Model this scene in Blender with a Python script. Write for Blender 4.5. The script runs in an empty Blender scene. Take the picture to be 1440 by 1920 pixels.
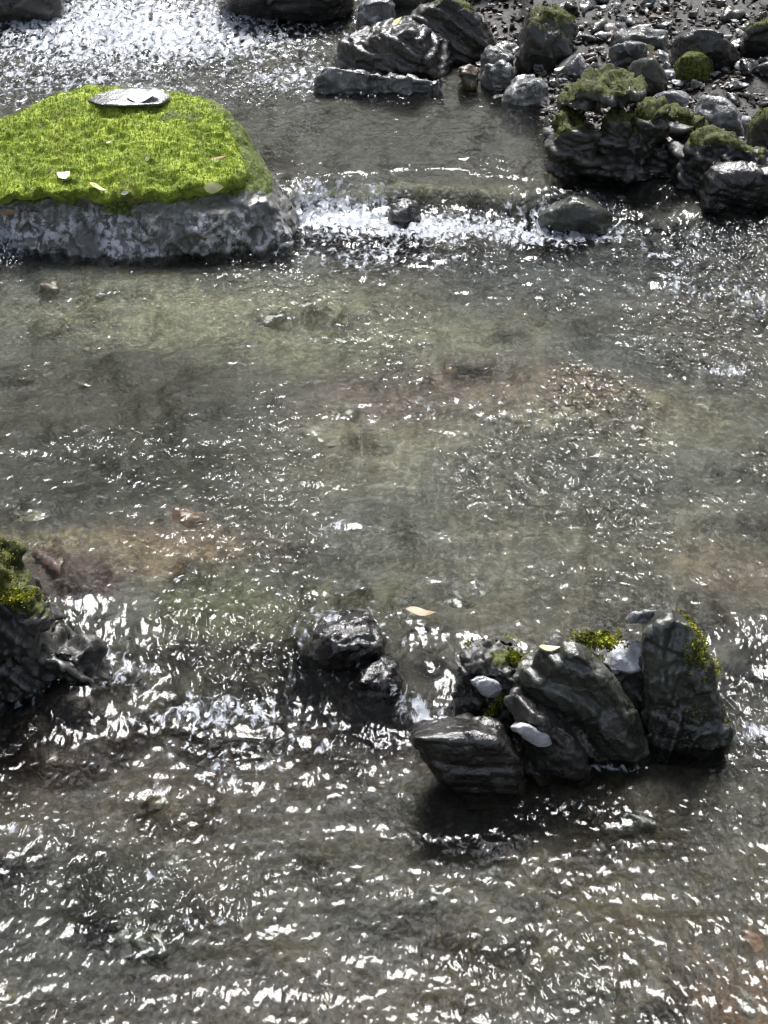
import bpy, bmesh, math, random
import numpy as np
from mathutils import Vector, Matrix
random.seed(7); RNG = np.random.default_rng(7)
S = bpy.context.scene
R = math.radians
# ------------------------------------------------------------------ camera, sky, sun, exposure
CAM_H, PITCH, VFOV = 1.7, 27.0, 27.0
FPX = 960/math.tan(R(VFOV/2))
cam_d = bpy.data.cameras.new('camera'); cam = bpy.data.objects.new('camera', cam_d)
S.collection.objects.link(cam)
cam.location = (0, 0, CAM_H); cam.rotation_euler = (R(90-PITCH), 0, 0)
cam_d.sensor_fit = 'VERTICAL'; cam_d.angle = R(VFOV); cam_d.clip_start = .05; cam_d.clip_end = 500
S.camera = cam
SUN_EL, SUN_AZ = 58.0, 4.0          # azimuth measured from +y (up-stream) towards +x
w = bpy.data.worlds.new('World'); S.world = w; w.use_nodes = True
nt = w.node_tree; bg = nt.nodes['Background']
sky = nt.nodes.new('ShaderNodeTexSky'); sky.sky_type = 'NISHITA'; sky.sun_disc = False
sky.sun_elevation = R(SUN_EL); sky.sun_rotation = R(SUN_AZ); sky.air_density = 1.0; sky.dust_density = 1.5
hs = nt.nodes.new('ShaderNodeHueSaturation'); hs.inputs['Saturation'].default_value = .55   # thin haze takes the deep blue out of the sky
nt.links.new(sky.outputs[0], hs.inputs['Color']); nt.links.new(hs.outputs[0], bg.inputs[0]); bg.inputs[1].default_value = 0.15
sl = bpy.data.lights.new('sun', 'SUN'); sl.energy = 3.3; sl.angle = R(24); sl.color = (1, .985, .97)
so = bpy.data.objects.new('sun', sl); S.collection.objects.link(so)
sd = Vector((math.sin(R(SUN_AZ))*math.cos(R(SUN_EL)), math.cos(R(SUN_AZ))*math.cos(R(SUN_EL)), math.sin(R(SUN_EL))))
so.rotation_euler = sd.to_track_quat('Z', 'Y').to_euler(); so.location = (0, 6, 8)
S.view_settings.view_transform = 'Standard'; S.view_settings.look = 'None'
S.view_settings.exposure = 0.85; S.view_settings.gamma = 1.0
S.render.engine = 'CYCLES'
S.cycles.use_denoising = True; S.cycles.denoiser = 'OPENIMAGEDENOISE'
S.cycles.max_bounces = 8; S.cycles.transparent_max_bounces = 12; S.cycles.caustics_refractive = True
S.cycles.caustics_reflective = False; S.cycles.sample_clamp_indirect = 4.0; S.cycles.filter_width = 1.3

# ------------------------------------------------------------------ geometry of the view -> points of the place
_sp, _cp = math.sin(R(PITCH)), math.cos(R(PITCH))
def ray(px, py):
    a = (px-720)/FPX; b = -(py-960)/FPX
    return np.array([a, _cp+b*_sp, -_sp+b*_cp])
def at_z(px, py, z):
    d = ray(px, py); t = (z-CAM_H)/d[2]; return np.array([0, 0, CAM_H])+d*t
def at_y(px, py, y):
    d = ray(px, py); t = y/d[1]; return np.array([0, 0, CAM_H])+d*t

# ------------------------------------------------------------------ noise
def _h(ix, iy, iz, s):
    n = (ix.astype(np.int64)*374761393 + iy.astype(np.int64)*668265263 + iz.astype(np.int64)*2147483647 + s*1274126177) & 0xffffffff
    n = ((n ^ (n >> 13))*1274126177) & 0xffffffff
    n = ((n ^ (n >> 16))*2246822519) & 0xffffffff
    return ((n ^ (n >> 15)) & 0xffffff)/float(0xffffff)
def noise(p, s=0):
    i = np.floor(p); f = p-i; u = f*f*f*(f*(f*6-15)+10); i = i.astype(np.int64); r = 0
    for a in (0, 1):
        wx = u[:, 0] if a else 1-u[:, 0]
        for b in (0, 1):
            wy = u[:, 1] if b else 1-u[:, 1]
            for c in (0, 1):
                wz = u[:, 2] if c else 1-u[:, 2]
                r = r + wx*wy*wz*_h(i[:, 0]+a, i[:, 1]+b, i[:, 2]+c, s)
    return r*2-1
def noise2(x, y, s=0):
    ix = np.floor(x); iy = np.floor(y); fx = x-ix; fy = y-iy
    ux = fx*fx*fx*(fx*(fx*6-15)+10); uy = fy*fy*fy*(fy*(fy*6-15)+10)
    ix = ix.astype(np.int64); iy = iy.astype(np.int64); z = np.zeros_like(ix)
    a = _h(ix, iy, z, s); b = _h(ix+1, iy, z, s); c = _h(ix, iy+1, z, s); d = _h(ix+1, iy+1, z, s)
    return ((a*(1-ux)+b*ux)*(1-uy)+(c*(1-ux)+d*ux)*uy)*2-1
def fbm(p, f, o=4, s=0, g=.5):
    r = 0; a = 1
    for k in range(o): r = r+a*noise(p*f+13.7*k, s+k); f *= 2.03; a *= g
    return r
def fbm2(x, y, f, o=3, s=0, g=.5):
    r = 0; a = 1
    for k in range(o): r = r+a*noise2(x*f+5.3*k, y*f-3.1*k, s+k); f *= 2.03; a *= g
    return r
def worley(p, s=0):
    i = np.floor(p).astype(np.int64); best = np.full(len(p), 9.); sec = best.copy(); cid = np.zeros(len(p))
    for a in (-1, 0, 1):
        for b in (-1, 0, 1):
            for c in (-1, 0, 1):
                j = i+np.array([a, b, c]); hx = [_h(j[:, 0], j[:, 1], j[:, 2], s+q) for q in range(3)]
                q = j+np.stack(hx, 1); d = np.sqrt(((p-q)**2).sum(1))
                cl = d < best; sec = np.where(cl, best, np.minimum(sec, d))
                cid = np.where(cl, _h(j[:, 0], j[:, 1], j[:, 2], s+9), cid); best = np.where(cl, d, best)
    return best, sec, cid
def worley2(x, y, s=0):
    ix = np.floor(x).astype(np.int64); iy = np.floor(y).astype(np.int64); z = np.zeros_like(ix)
    best = np.full(x.shape, 9.); sec = best.copy(); cid = np.zeros(x.shape)
    for a in (-1, 0, 1):
        for b in (-1, 0, 1):
            qx = ix+a+_h(ix+a, iy+b, z, s); qy = iy+b+_h(ix+a, iy+b, z, s+1)
            d = np.hypot(x-qx, y-qy); cl = d < best
            sec = np.where(cl, best, np.minimum(sec, d)); cid = np.where(cl, _h(ix+a, iy+b, z, s+9), cid); best = np.where(cl, d, best)
    return best, sec, cid
def ss(a, b, x):
    t = np.clip((x-a)/(b-a), 0, 1); return t*t*(3-2*t)

# ------------------------------------------------------------------ object helpers
col = S.collection
def tag(o, label=None, cat=None, group=None, kind=None):
    if label: o['label'] = label
    if cat: o['category'] = cat
    if group: o['group'] = group
    if kind: o['kind'] = kind
    return o
def mesh_obj(name, v, f, mat, parent=None, loc=None, smooth=True, attrs=None, link=True):
    me = bpy.data.meshes.new(name); v = np.asarray(v, dtype=np.float64)
    if loc is not None: v = v-np.asarray(loc)
    if isinstance(f, np.ndarray):
        n = f.shape[1]; me.vertices.add(len(v)); me.vertices.foreach_set('co', v.astype(np.float32).ravel())
        me.loops.add(f.size); me.loops.foreach_set('vertex_index', f.astype(np.int32).ravel())
        me.polygons.add(len(f)); me.polygons.foreach_set('loop_start', np.arange(0, f.size, n, dtype=np.int32))
        me.polygons.foreach_set('loop_total', np.full(len(f), n, dtype=np.int32))
        me.update(calc_edges=True)
    else: me.from_pydata(v.tolist(), [], f)
    me.polygons.foreach_set('use_smooth', np.full(len(me.polygons), smooth, dtype=bool))
    for k, a in (attrs or {}).items():
        if a.ndim == 2:
            at = me.attributes.new(k, 'FLOAT_COLOR', 'POINT')
            c = np.ones((len(a), 4), np.float32); c[:, :3] = a; at.data.foreach_set('color', c.ravel())
        else:
            at = me.attributes.new(k, 'FLOAT', 'POINT'); at.data.foreach_set('value', a.astype(np.float32))
    me.materials.append(mat); me.update()
    o = bpy.data.objects.new(name, me); col.objects.link(o)
    if loc is not None and parent is None: o.location = tuple(loc)
    if parent is not None: o.parent = parent
    return o

# ------------------------------------------------------------------ materials
class N:
    def __init__(s, name):
        s.m = bpy.data.materials.new(name); s.m.use_nodes = True; s.t = s.m.node_tree; s.t.nodes.clear()
        s.out = s.n('ShaderNodeOutputMaterial')
    def n(s, k, **kw):
        nd = s.t.nodes.new(k)
        for a, b in kw.items(): setattr(nd, a, b)
        return nd
    def set(s, sock, v):
        if hasattr(v, 'is_output'): s.t.links.new(v, sock)
        else:
            try: sock.default_value = v
            except Exception: sock.default_value = (*v, 1)
    def co(s, which='Object'): return s.n('ShaderNodeTexCoord').outputs[which]
    def map(s, v, sc=(1, 1, 1), rot=(0, 0, 0)):
        m = s.n('ShaderNodeMapping'); s.set(m.inputs[0], v); m.inputs[3].default_value = sc; m.inputs[2].default_value = rot; return m.outputs[0]
    def noise(s, v, sc, det=4, rough=.55, dist=0, out=0):
        m = s.n('ShaderNodeTexNoise'); s.set(m.inputs['Vector'], v); s.set(m.inputs['Scale'], sc); m.inputs['Detail'].default_value = det
        m.inputs['Roughness'].default_value = rough; m.inputs['Distortion'].default_value = dist; return m.outputs[out]
    def vor(s, v, sc, feat='F1', out='Distance', rnd=1):
        m = s.n('ShaderNodeTexVoronoi', feature=feat); s.set(m.inputs['Vector'], v); m.inputs['Scale'].default_value = sc; m.inputs['Randomness'].default_value = rnd
        return m.outputs[out]
    def ramp(s, f, a, b, ca=0, cb=1):
        m = s.n('ShaderNodeMapRange', interpolation_type='SMOOTHSTEP'); s.set(m.inputs[0], f); s.set(m.inputs[1], a); s.set(m.inputs[2], b); s.set(m.inputs[3], ca); s.set(m.inputs[4], cb); return m.outputs[0]
    def math(s, op, a, b=0, c=None):
        m = s.n('ShaderNodeMath', operation=op); s.set(m.inputs[0], a); s.set(m.inputs[1], b)
        if c is not None: s.set(m.inputs[2], c)
        return m.outputs[0]
    def mix(s, f, a, b, op='MIX'):
        m = s.n('ShaderNodeMix', data_type='RGBA', blend_type=op); s.set(m.inputs[0], f); s.set(m.inputs[6], a); s.set(m.inputs[7], b); return m.outputs[2]
    def attr(s, name, out='Fac'):
        m = s.n('ShaderNodeAttribute', attribute_name=name); return m.outputs[out]
    def bump(s, h, st, dist, nrm=None):
        m = s.n('ShaderNodeBump'); s.set(m.inputs['Height'], h); s.set(m.inputs['Strength'], st); s.set(m.inputs['Distance'], dist)
        if nrm is not None: s.set(m.inputs['Normal'], nrm)
        return m.outputs[0]
    def pri(s, c, r, nrm=None, spec=.5, **kw):
        m = s.n('ShaderNodeBsdfPrincipled'); s.set(m.inputs['Base Color'], c); s.set(m.inputs['Roughness'], r); s.set(m.inputs['Specular IOR Level'], spec)
        if nrm is not None: s.set(m.inputs['Normal'], nrm)
        for k, v in kw.items(): s.set(m.inputs[k.replace('_', ' ')], v)
        return m.outputs[0]
    def done(s, sh): s.t.links.new(sh, s.out.inputs[0]); return s.m

def rock_mat(name, c1, c2, rough=(.28, .6), wet_z=None, moss1=(.05, .075, .012), moss2=(.16, .2, .03), light=None, zband=0, coat=.45):
    m = N(name); co = m.co(); n1 = m.noise(co, 9, 6, .65); n2 = m.noise(co, 42, 5, .6); n3 = m.noise(m.map(co, (20, 20, 90), (.5, .3, 0)), 1, 4, .6)
    c = m.mix(m.ramp(n1, .35, .65), c1, c2)
    c = m.mix(m.ramp(n2, .52, .7), c, tuple(x*1.7 for x in c2))
    c = m.mix(m.ramp(n3, .6, .72, 0, .5), c, tuple(x*.4 for x in c1))
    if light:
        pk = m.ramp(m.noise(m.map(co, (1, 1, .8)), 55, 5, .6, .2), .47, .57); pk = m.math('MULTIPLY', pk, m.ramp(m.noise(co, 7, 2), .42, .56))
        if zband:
            sz = m.n('ShaderNodeSeparateXYZ'); m.set(sz.inputs[0], co); pk = m.math('MULTIPLY', pk, m.ramp(m.math('ADD', sz.outputs[2], m.math('MULTIPLY', n1, .08)), zband, zband+.04, 1, 0)); c = m.mix(pk, c, light)  # pale flecks in the low band: wet highlights painted into the stone colour
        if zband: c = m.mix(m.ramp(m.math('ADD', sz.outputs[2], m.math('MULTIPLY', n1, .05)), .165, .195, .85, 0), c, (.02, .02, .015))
    ge = m.n('ShaderNodeNewGeometry'); c = m.mix(m.ramp(m.math('ADD', ge.outputs['Pointiness'], m.math('MULTIPLY', m.math('SUBTRACT', n2, .5), .08)), .515, .58, 0, .55), c, tuple(min(.5, x*2.6+.05) for x in c2))
    moss = m.attr('moss'); mk = m.ramp(m.math('ADD', moss, m.math('MULTIPLY', m.math('SUBTRACT', n2, .5), .9)), .45, .62)
    mc = m.mix(m.ramp(m.noise(co, 120, 3), .4, .62), moss1, moss2)
    c = m.mix(mk, c, mc)
    rr = m.mix(m.ramp(m.noise(co, 15, 4), .4, .6), (rough[0],)*3, (rough[1],)*3)
    rr = m.mix(mk, rr, (.85,)*3)
    b = m.bump(n2, .5, .006); b = m.bump(m.noise(co, 170, 4, .7), .6, .0025, b); b = m.bump(n3, .25, .004, b)
    ct = m.math('SUBTRACT', coat, m.math('MULTIPLY', mk, coat)); return m.done(m.pri(c, rr, b, .55, Coat_Weight=ct, Coat_Roughness=.06, Coat_Normal=b))
M = {}
M['slate'] = rock_mat('wet_dark_slate', (.016, .015, .014), (.045, .042, .038), (.16, .45))
M['slate_moss'] = rock_mat('mossy_dark_slate', (.014, .013, .011), (.04, .038, .03), (.3, .6), moss1=(.028, .034, .007), moss2=(.11, .12, .02))
M['grey'] = rock_mat('grey_stone', (.065, .067, .063), (.15, .15, .142), (.2, .5))
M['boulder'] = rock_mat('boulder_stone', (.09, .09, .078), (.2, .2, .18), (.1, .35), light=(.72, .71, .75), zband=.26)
M['rubble'] = rock_mat('wet_rubble', (.05, .05, .048), (.16, .16, .155), (.1, .35), light=(.6, .62, .64))
M['wet'] = rock_mat('wet_and_shade_black_slate', (.012, .011, .01), (.035, .032, .028), (.05, .2))
M['pale'] = rock_mat('pale_stone', (.09, .09, .088), (.36, .36, .37), (.15, .45))
M['slab'] = rock_mat('worn_olive_slab', (.022, .022, .018), (.085, .088, .07), (.05, .22), moss1=(.03, .04, .008), moss2=(.16, .17, .02), light=(.4, .42, .4))
M['white'] = rock_mat('white_quartz', (.42, .42, .42), (.86, .85, .88), (.15, .4))
M['brown'] = rock_mat('brown_stone', (.05, .038, .025), (.12, .09, .055), (.2, .5))
M['olive'] = rock_mat('olive_grey_slate', (.028, .03, .022), (.075, .08, .06), (.22, .5), moss1=(.03, .04, .008), moss2=(.13, .15, .02))
M['rust'] = rock_mat('rusty_stone', (.13, .06, .035), (.22, .12, .08), (.3, .6))
M['maroon'] = rock_mat('maroon_stone', (.05, .022, .02), (.10, .05, .045), (.3, .6))
M['tan'] = rock_mat('pinkish_tan_stone', (.2, .16, .14), (.36, .3, .27), (.3, .6))
M['sand'] = rock_mat('sandy_stone', (.2, .18, .13), (.33, .3, .22), (.3, .6))

def leaf_mat(name, c, c2):
    m = N(name); co = m.co(); n = m.noise(co, 60, 3)
    cc = m.mix(m.ramp(n, .4, .65), c, c2)
    return m.done(m.pri(cc, .45, m.bump(m.noise(m.map(co, (200, 40, 40)), 1), .3, .001), .4))
M['leaf_yellow'] = leaf_mat('pale_yellow_leaf', (.8, .78, .38), (.72, .66, .3))
M['leaf_cream'] = leaf_mat('cream_leaf', (.85, .86, .66), (.75, .74, .5))
M['leaf_tan'] = leaf_mat('tan_leaf', (.45, .3, .16), (.3, .19, .1))
M['leaf_white'] = leaf_mat('bleached_leaf', (.85, .85, .86), (.7, .7, .7))

m = N('bright_moss'); co = m.co(); n = m.noise(co, 14, 5, .6); n2 = m.noise(co, 90, 3)
c = m.mix(m.ramp(n, .36, .64), (.13, .20, .018), (.36, .45, .055)); c = m.mix(m.ramp(n2, .45, .7, 0, .6), c, (.55, .6, .1))
c = m.mix(m.ramp(m.noise(m.map(co, (1, 1, 1)), 5, 5), .54, .66, 0, .6), c, (.19, .17, .05))
M['moss'] = m.done(m.pri(c, .8, m.bump(m.noise(co, 160, 3), .6, .004), .2, Sheen_Weight=.2))
m = N('moss_tuft'); c = m.mix(m.ramp(m.noise(m.co(), 35, 3), .38, .62), (.16, .235, .02), (.42, .51, .065))
sh = m.n('ShaderNodeMixShader'); sh.inputs[0].default_value = .35
tr = m.n('ShaderNodeBsdfTranslucent'); m.set(tr.inputs[0], c)
m.t.links.new(m.pri(c, .7, None, .2), sh.inputs[1]); m.t.links.new(tr.outputs[0], sh.inputs[2]); M['tuft'] = m.done(sh.outputs[0])
m = N('yellow_moss_tuft'); M['yellow_tuft'] = m.done(m.pri(m.mix(m.ramp(m.noise(m.co(), 60, 3), .4, .6), (.06, .07, .008), (.42, .42, .05)), .7, None, .2))
m = N('dull_moss_tuft'); M['dull_tuft'] = m.done(m.pri(m.mix(m.ramp(m.noise(m.co(), 35, 3), .38, .62), (.05, .06, .01), (.3, .32, .05)), .7, None, .2))
m = N('canopy_leaf'); M['canopy'] = m.done(m.pri((.035, .055, .015), .6))
m = N('forest_floor'); co = m.co(); c = m.mix(m.ramp(m.noise(co, 1.3, 6, .7), .4, .6), (.012, .011, .008), (.035, .035, .018)); M['hill'] = m.done(m.pri(c, .9))

# stream bed: colours of the gravel come with the mesh (col attribute), grain, cobbles and painted ripple squiggles from nodes
m = N('stream_bed'); co = m.co(); base = m.attr('col', 'Color')
wp = m.noise(co, 30, 3, out=1); cw = m.mix(.035, co, wp)
v1 = m.vor(cw, 17, 'SMOOTH_F1', 'Color'); v2 = m.vor(cw, 48, out='Color'); e2 = m.vor(cw, 48, 'DISTANCE_TO_EDGE')
g1 = m.n('ShaderNodeSeparateColor'); m.set(g1.inputs[0], v1); g2 = m.n('ShaderNodeSeparateColor'); m.set(g2.inputs[0], v2)
c = m.mix(m.ramp(g1.outputs[0], .2, .8), m.mix(1.0, base, (.6, .6, .58), 'MULTIPLY'), m.mix(1.0, base, (1.35, 1.35, 1.32), 'MULTIPLY'))
c = m.mix(m.ramp(g2.outputs[1], .3, 1, 0, .55), c, m.mix(1.0, base, (1.7, 1.65, 1.55), 'MULTIPLY'))
c = m.mix(m.ramp(g2.outputs[0], .75, 1, 0, .6), c, m.mix(1.0, base, (.4, .38, .35), 'MULTIPLY'))
nn = m.noise(co, 40, 6, .72); c = m.mix(m.ramp(nn, .42, .6, .0, .75), c, m.mix(1.0, c, (.3, .31, .28), 'MULTIPLY')); c = m.mix(m.ramp(m.noise(m.map(co, (1, .6, 1)), 95, 3, .6), .52, .64, 0, .65), c, m.mix(1.0, base, (2.3, 2.25, 2.1), 'MULTIPLY'))  # fine dark and light contrast painted in place of ripple caustics
b = m.bump(m.ramp(e2, 0, .25), .3, .004); b = m.bump(nn, .5, .004, b)
M['bed'] = m.done(m.pri(c, .6, b, .4))

# water: clear, refracting, mirror-like ripples; aerated white where it falls, plus a painted sky reflection
m = N('gravel_chips'); M['gravel'] = m.done(m.pri(m.attr('col', 'Color'), .4, None, .5))
m = N('clear_stream_water'); co = m.co(); turb = m.attr('turb'); foam_sheen = m.attr('foam_sheen')
s1 = m.noise(m.map(co, (1, .5, 1)), 58, 1, .5, .3); s2 = m.noise(m.map(co, (1, .5, 1)), 125, 1, .5, .3)
st = m.ramp(turb, .0, .7, .28, 1.2)
b = m.bump(s1, st, .014); b = m.bump(s2, m.math('MULTIPLY', st, .8), .004, b)
fr = m.n('ShaderNodeFresnel'); fr.inputs[0].default_value = 1.33; m.set(fr.inputs[1], b)
gl = m.n('ShaderNodeBsdfGlossy'); gl.inputs['Roughness'].default_value = .105; m.set(gl.inputs['Normal'], b)
tp = m.n('ShaderNodeBsdfTransparent'); tp.inputs[0].default_value = (.88, .90, .86, 1)
rf = m.n('ShaderNodeBsdfRefraction'); rf.inputs[0].default_value = (.88, .90, .86, 1); rf.inputs['IOR'].default_value = 1.15; rf.inputs['Roughness'].default_value = 0; m.set(rf.inputs['Normal'], b)
ts = m.n('ShaderNodeMixShader'); ts.inputs[0].default_value = .3; m.t.links.new(tp.outputs[0], ts.inputs[1]); m.t.links.new(rf.outputs[0], ts.inputs[2])
ms = m.n('ShaderNodeMixShader'); m.t.links.new(m.math('MULTIPLY', fr.outputs[0], 1.0), ms.inputs[0]); m.t.links.new(ts.outputs[0], ms.inputs[1]); m.t.links.new(gl.outputs[0], ms.inputs[2])
fn = m.noise(m.map(co, (1, .45, 1)), 70, 4, .65, .5)
fk = m.ramp(m.math('ADD', foam_sheen, m.math('MULTIPLY', m.math('SUBTRACT', fn, .5), 1.9)), .44, .82, 0, .9)
fs = m.pri((.52, .545, .59), .3, b, .5)
mf = m.n('ShaderNodeMixShader'); m.t.links.new(fk, mf.inputs[0]); m.t.links.new(ms.outputs[0], mf.inputs[1]); m.t.links.new(fs, mf.inputs[2])
M['water'] = m.done(mf.outputs[0])
m = N('splash_water'); M['splash'] = m.done(m.pri((.85, .87, .9), .12, None, .6))

# ------------------------------------------------------------------ stream levels
Z1, Z2, Z3 = .05, .12, .20        # middle pool, upper pool, top riffle (lower pool is z = 0)
def line(pts, z):
    w_ = np.array([at_z(x, y, z)[:2] for x, y in pts]); o = np.argsort(w_[:, 0]); return w_[o]
# foot of each little fall, traced along the stream
L1 = line([(-400, 1270), (0, 1300), (160, 1325), (300, 1350), (420, 1400), (520, 1350), (640, 1320), (760, 1330), (900, 1390), (1050, 1420), (1250, 1400), (1440, 1370), (1900, 1350)], 0)
L2 = line([(-600, 470), (0, 470), (540, 430), (640, 405), (800, 405), (950, 415), (1080, 425), (1200, 455), (1320, 520), (1440, 560), (1900, 600)], Z1)
L3 = line([(-600, 150), (0, 140), (300, 130), (560, 110), (640, 110), (1440, 100), (1900, 100)], Z2)
def step(x, y, L, w0, h):
    l = np.interp(x, L[:, 0], L[:, 1])+.05*fbm2(x, y, 5, 3, 400); return h*ss(0, w0, y-l)
W1 = lambda x: .16+.22*ss(-.1, -.7, x)+0*x
def water_z(x, y):
    w2 = np.where(x > np.interp(1000, [0, 1440], [-.8, .8]), .35, .13)
    w2 = .13+.35*ss(.25, .75, x)
    return over_rocks(x, y)+step(x, y, L1, .26, Z1)+step(x, y, L2, w2, Z2-Z1)+step(x, y, L3, .7, Z3-Z2)
def blob(x, y, px, py, rx, ry, z=Z1):
    c = at_z(px, py, z); k = np.linalg.norm(at_z(px+1, py, z)-c); ky = abs(at_z(px, py+1, z)[1]-at_z(px, py-1, z)[1])/2
    return np.exp(-(((x-c[0])/(rx*k))**2+((y-c[1])/(ry*ky))**2))
TURB = [(1120, 850, 560, 360, .56, Z1), (700, 900, 400, 200, .4, Z1), (1250, 560, 250, 60, .6, Z1), (700, 480, 260, 50, .7, Z1), (950, 1640, 520, 260, .26, 0),   # px, py, rx, ry, amount, z
 (760, 430, 330, 70, .9, Z1), (700, 520, 200, 60, .55, Z1), (1200, 480, 260, 70, .7, Z1), (1350, 560, 150, 60, .7, Z1), (1380, 690, 120, 50, .75, Z1),
 (900, 770, 330, 80, .72, Z1), (1150, 740, 260, 60, .7, Z1), (620, 980, 240, 50, .6, Z1), (280, 830, 180, 40, .42, Z1), (430, 760, 120, 30, .35, Z1), (210, 620, 60, 30, .4, Z1), (1150, 950, 300, 120, .5, Z1), (700, 880, 160, 40, .5, Z1),
 (250, 1250, 160, 80, .6, 0), (420, 1370, 230, 80, 1., 0), (640, 1280, 200, 90, 1., 0), (80, 1350, 220, 90, .9, 0), (350, 1480, 280, 70, .8, 0),
 (60, 1540, 150, 50, .7, 0), (260, 1660, 220, 60, .55, 0), (380, 1730, 250, 50, .5, 0), (1400, 1360, 120, 60, .9, 0), (1380, 1700, 160, 90, .35, 0),
 (850, 1620, 350, 120, .35, 0), (950, 1850, 450, 70, .26, 0), (1150, 1760, 200, 60, .4, 0), (1150, 1560, 100, 120, .5, 0), (1000, 1430, 200, 40, .5, 0),
 (250, 60, 420, 60, .3, Z3), (550, 100, 250, 60, .35, Z3), (30, 110, 200, 60, .28, Z3), (980, 310, 140, 25, .5, Z2)]
FOAM_SHEEN = [(1300, 540, 170, 45, .33, Z1), (250, 110, 300, 20, .4, Z3), (1150, 1580, 60, 90, .12, 0), (560, 1200, 60, 40, .3, 0), (500, 1390, 260, 40, .3, 0), (330, 1480, 130, 15, .3, 0), (850, 480, 330, 50, .25, Z1), (1100, 500, 260, 60, .2, Z1), (150, 80, 330, 75, .42, Z3), (420, 110, 300, 40, .25, Z3), (30, 1555, 90, 14, .4, 0), (270, 1640, 60, 18, .35, 0), (400, 1725, 90, 12, .35, 0), (1370, 690, 70, 14, .4, Z1), (620, 985, 60, 14, .35, Z1), (880, 770, 260, 40, .2, Z1), (1000, 560, 300, 40, .15, Z1), (1250, 640, 120, 20, .2, Z1), (1150, 1440, 60, 8, .5, 0),  # the weak entry below the foreground cluster paints a pale sky reflection
 (650, 412, 130, 24, .8, Z1), (800, 425, 220, 26, .7, Z1), (1020, 438, 200, 22, .65, Z1), (720, 470, 240, 55, .38, Z1), (1250, 470, 160, 30, .3, Z1), (1400, 560, 100, 40, .35, Z1),
 (200, 1270, 120, 40, .4, 0), (60, 1300, 130, 40, .45, 0), (410, 1340, 170, 32, .5, 0), (640, 1250, 120, 60, .42, 0), (440, 1430, 120, 60, .33, 0), (790, 1350, 60, 20, .6, 0), (1400, 1370, 90, 25, .5, 0),
 (1050, 1425, 90, 12, .5, 0), (250, 25, 360, 50, .68, Z3), (150, 70, 330, 45, .45, Z3), (560, 90, 180, 40, .45, Z3), (700, 60, 90, 20, .6, Z3), (30, 440, 40, 50, .7, Z1), (420, 445, 110, 16, .4, Z1), (200, 445, 90, 20, .3, Z1)]
def over_rocks(x, y):
    return sum(h*blob(x, y, px, py, rx, ry, Z1*.6) for px, py, rx, ry, h in [(630, 1225, 100, 50, .066), (715, 1290, 70, 40, .058), (1075, 415, 80, 25, .03), (130, 1290, 90, 40, .04), (760, 395, 60, 12, .02)])
def turb_map(x, y):
    t = np.full(x.shape, .14)
    for px, py, rx, ry, a, z in TURB: t = np.maximum(t, a*blob(x, y, px, py, rx*1.2, ry*1.2, z))+.12*a*blob(x, y, px, py, rx, ry, z)
    t = t*(.7+1.7*np.clip(fbm2(x*1., y*.7, 5, 3, 210), -.35, .5)); return np.clip(t, 0.03, 1)
def foam_sheen_map(x, y):
    t = np.zeros(x.shape)
    for px, py, rx, ry, a, z in FOAM_SHEEN: t = np.maximum(t, (a+.12)*blob(x, y, px, py, rx*1.25, ry*1.35, z))
    return t
def axis(a, b, s0, s1, inner):
    r = [a]
    while r[-1] < b:
        x = r[-1]; r.append(x+(s0 if inner[0] < x < inner[1] else s1))
    return np.array(r)
def grid(xs, ys):
    X, Y = np.meshgrid(xs, ys); nx, ny = len(xs), len(ys)
    i = np.arange(nx*ny).reshape(ny, nx); f = np.stack([i[:-1, :-1], i[:-1, 1:], i[1:, 1:], i[1:, :-1]], -1).reshape(-1, 4)
    return X.ravel(), Y.ravel(), f
def waves(x, y, t):
    # t = local turbulence 0..1
    wx = x+.03*fbm2(x, y, 4, 2, 50); wy = y+.05*fbm2(x, y, 3, 2, 60)
    calm = .0016*fbm2(wx*.6, wy*1.6, 8, 3, 1)+.0010*fbm2(wx*.4, wy*1.1, 22, 2, 5)*(1-.6*t)
    r1 = 1-np.abs(fbm2(wx, wy*.5, 18, 2, 11)); r2 = 1-np.abs(fbm2(wx*1.05, wy*.42, 40, 2, 21)); r3 = fbm2(wx, wy*.45, 82, 1, 31)
    nr_ = ss(3.3, 2.5, y); r3 = r3*(1+.3*nr_)+.9*nr_*fbm2(wx, wy*.5, 95, 1, 91); t = t*(1-.3*nr_)
    return calm*(1-.3*nr_)+(1-.45*nr_)*t*(.0040*(r1-.6)+.0030*(r2-.6)+.0050*fbm2(wx+.3*wy, wy*.42, 29, 2, 41))+(.35*t+.65*t*t)*.0028*r3
xs = axis(-2.6, 2.6, .0044, .03, (-1.05, 1.05)); ys = []
yy = 1.7
while yy < 7.6: ys.append(yy); yy += .0036+.0017*(yy-1.7)
X, Y, F = grid(xs, np.array(ys)); T = turb_map(X, Y); FO = foam_sheen_map(X, Y)
base_z = water_z(X, Y)
Zw = base_z+waves(X, Y, T)+FO*.010*fbm2(X, Y*.8, 45, 2, 70)
river = mesh_obj('river_water', np.stack([X, Y, Zw], 1), F, M['water'], attrs={'turb': T, 'foam_sheen': FO})
tag(river, kind='structure')

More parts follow.
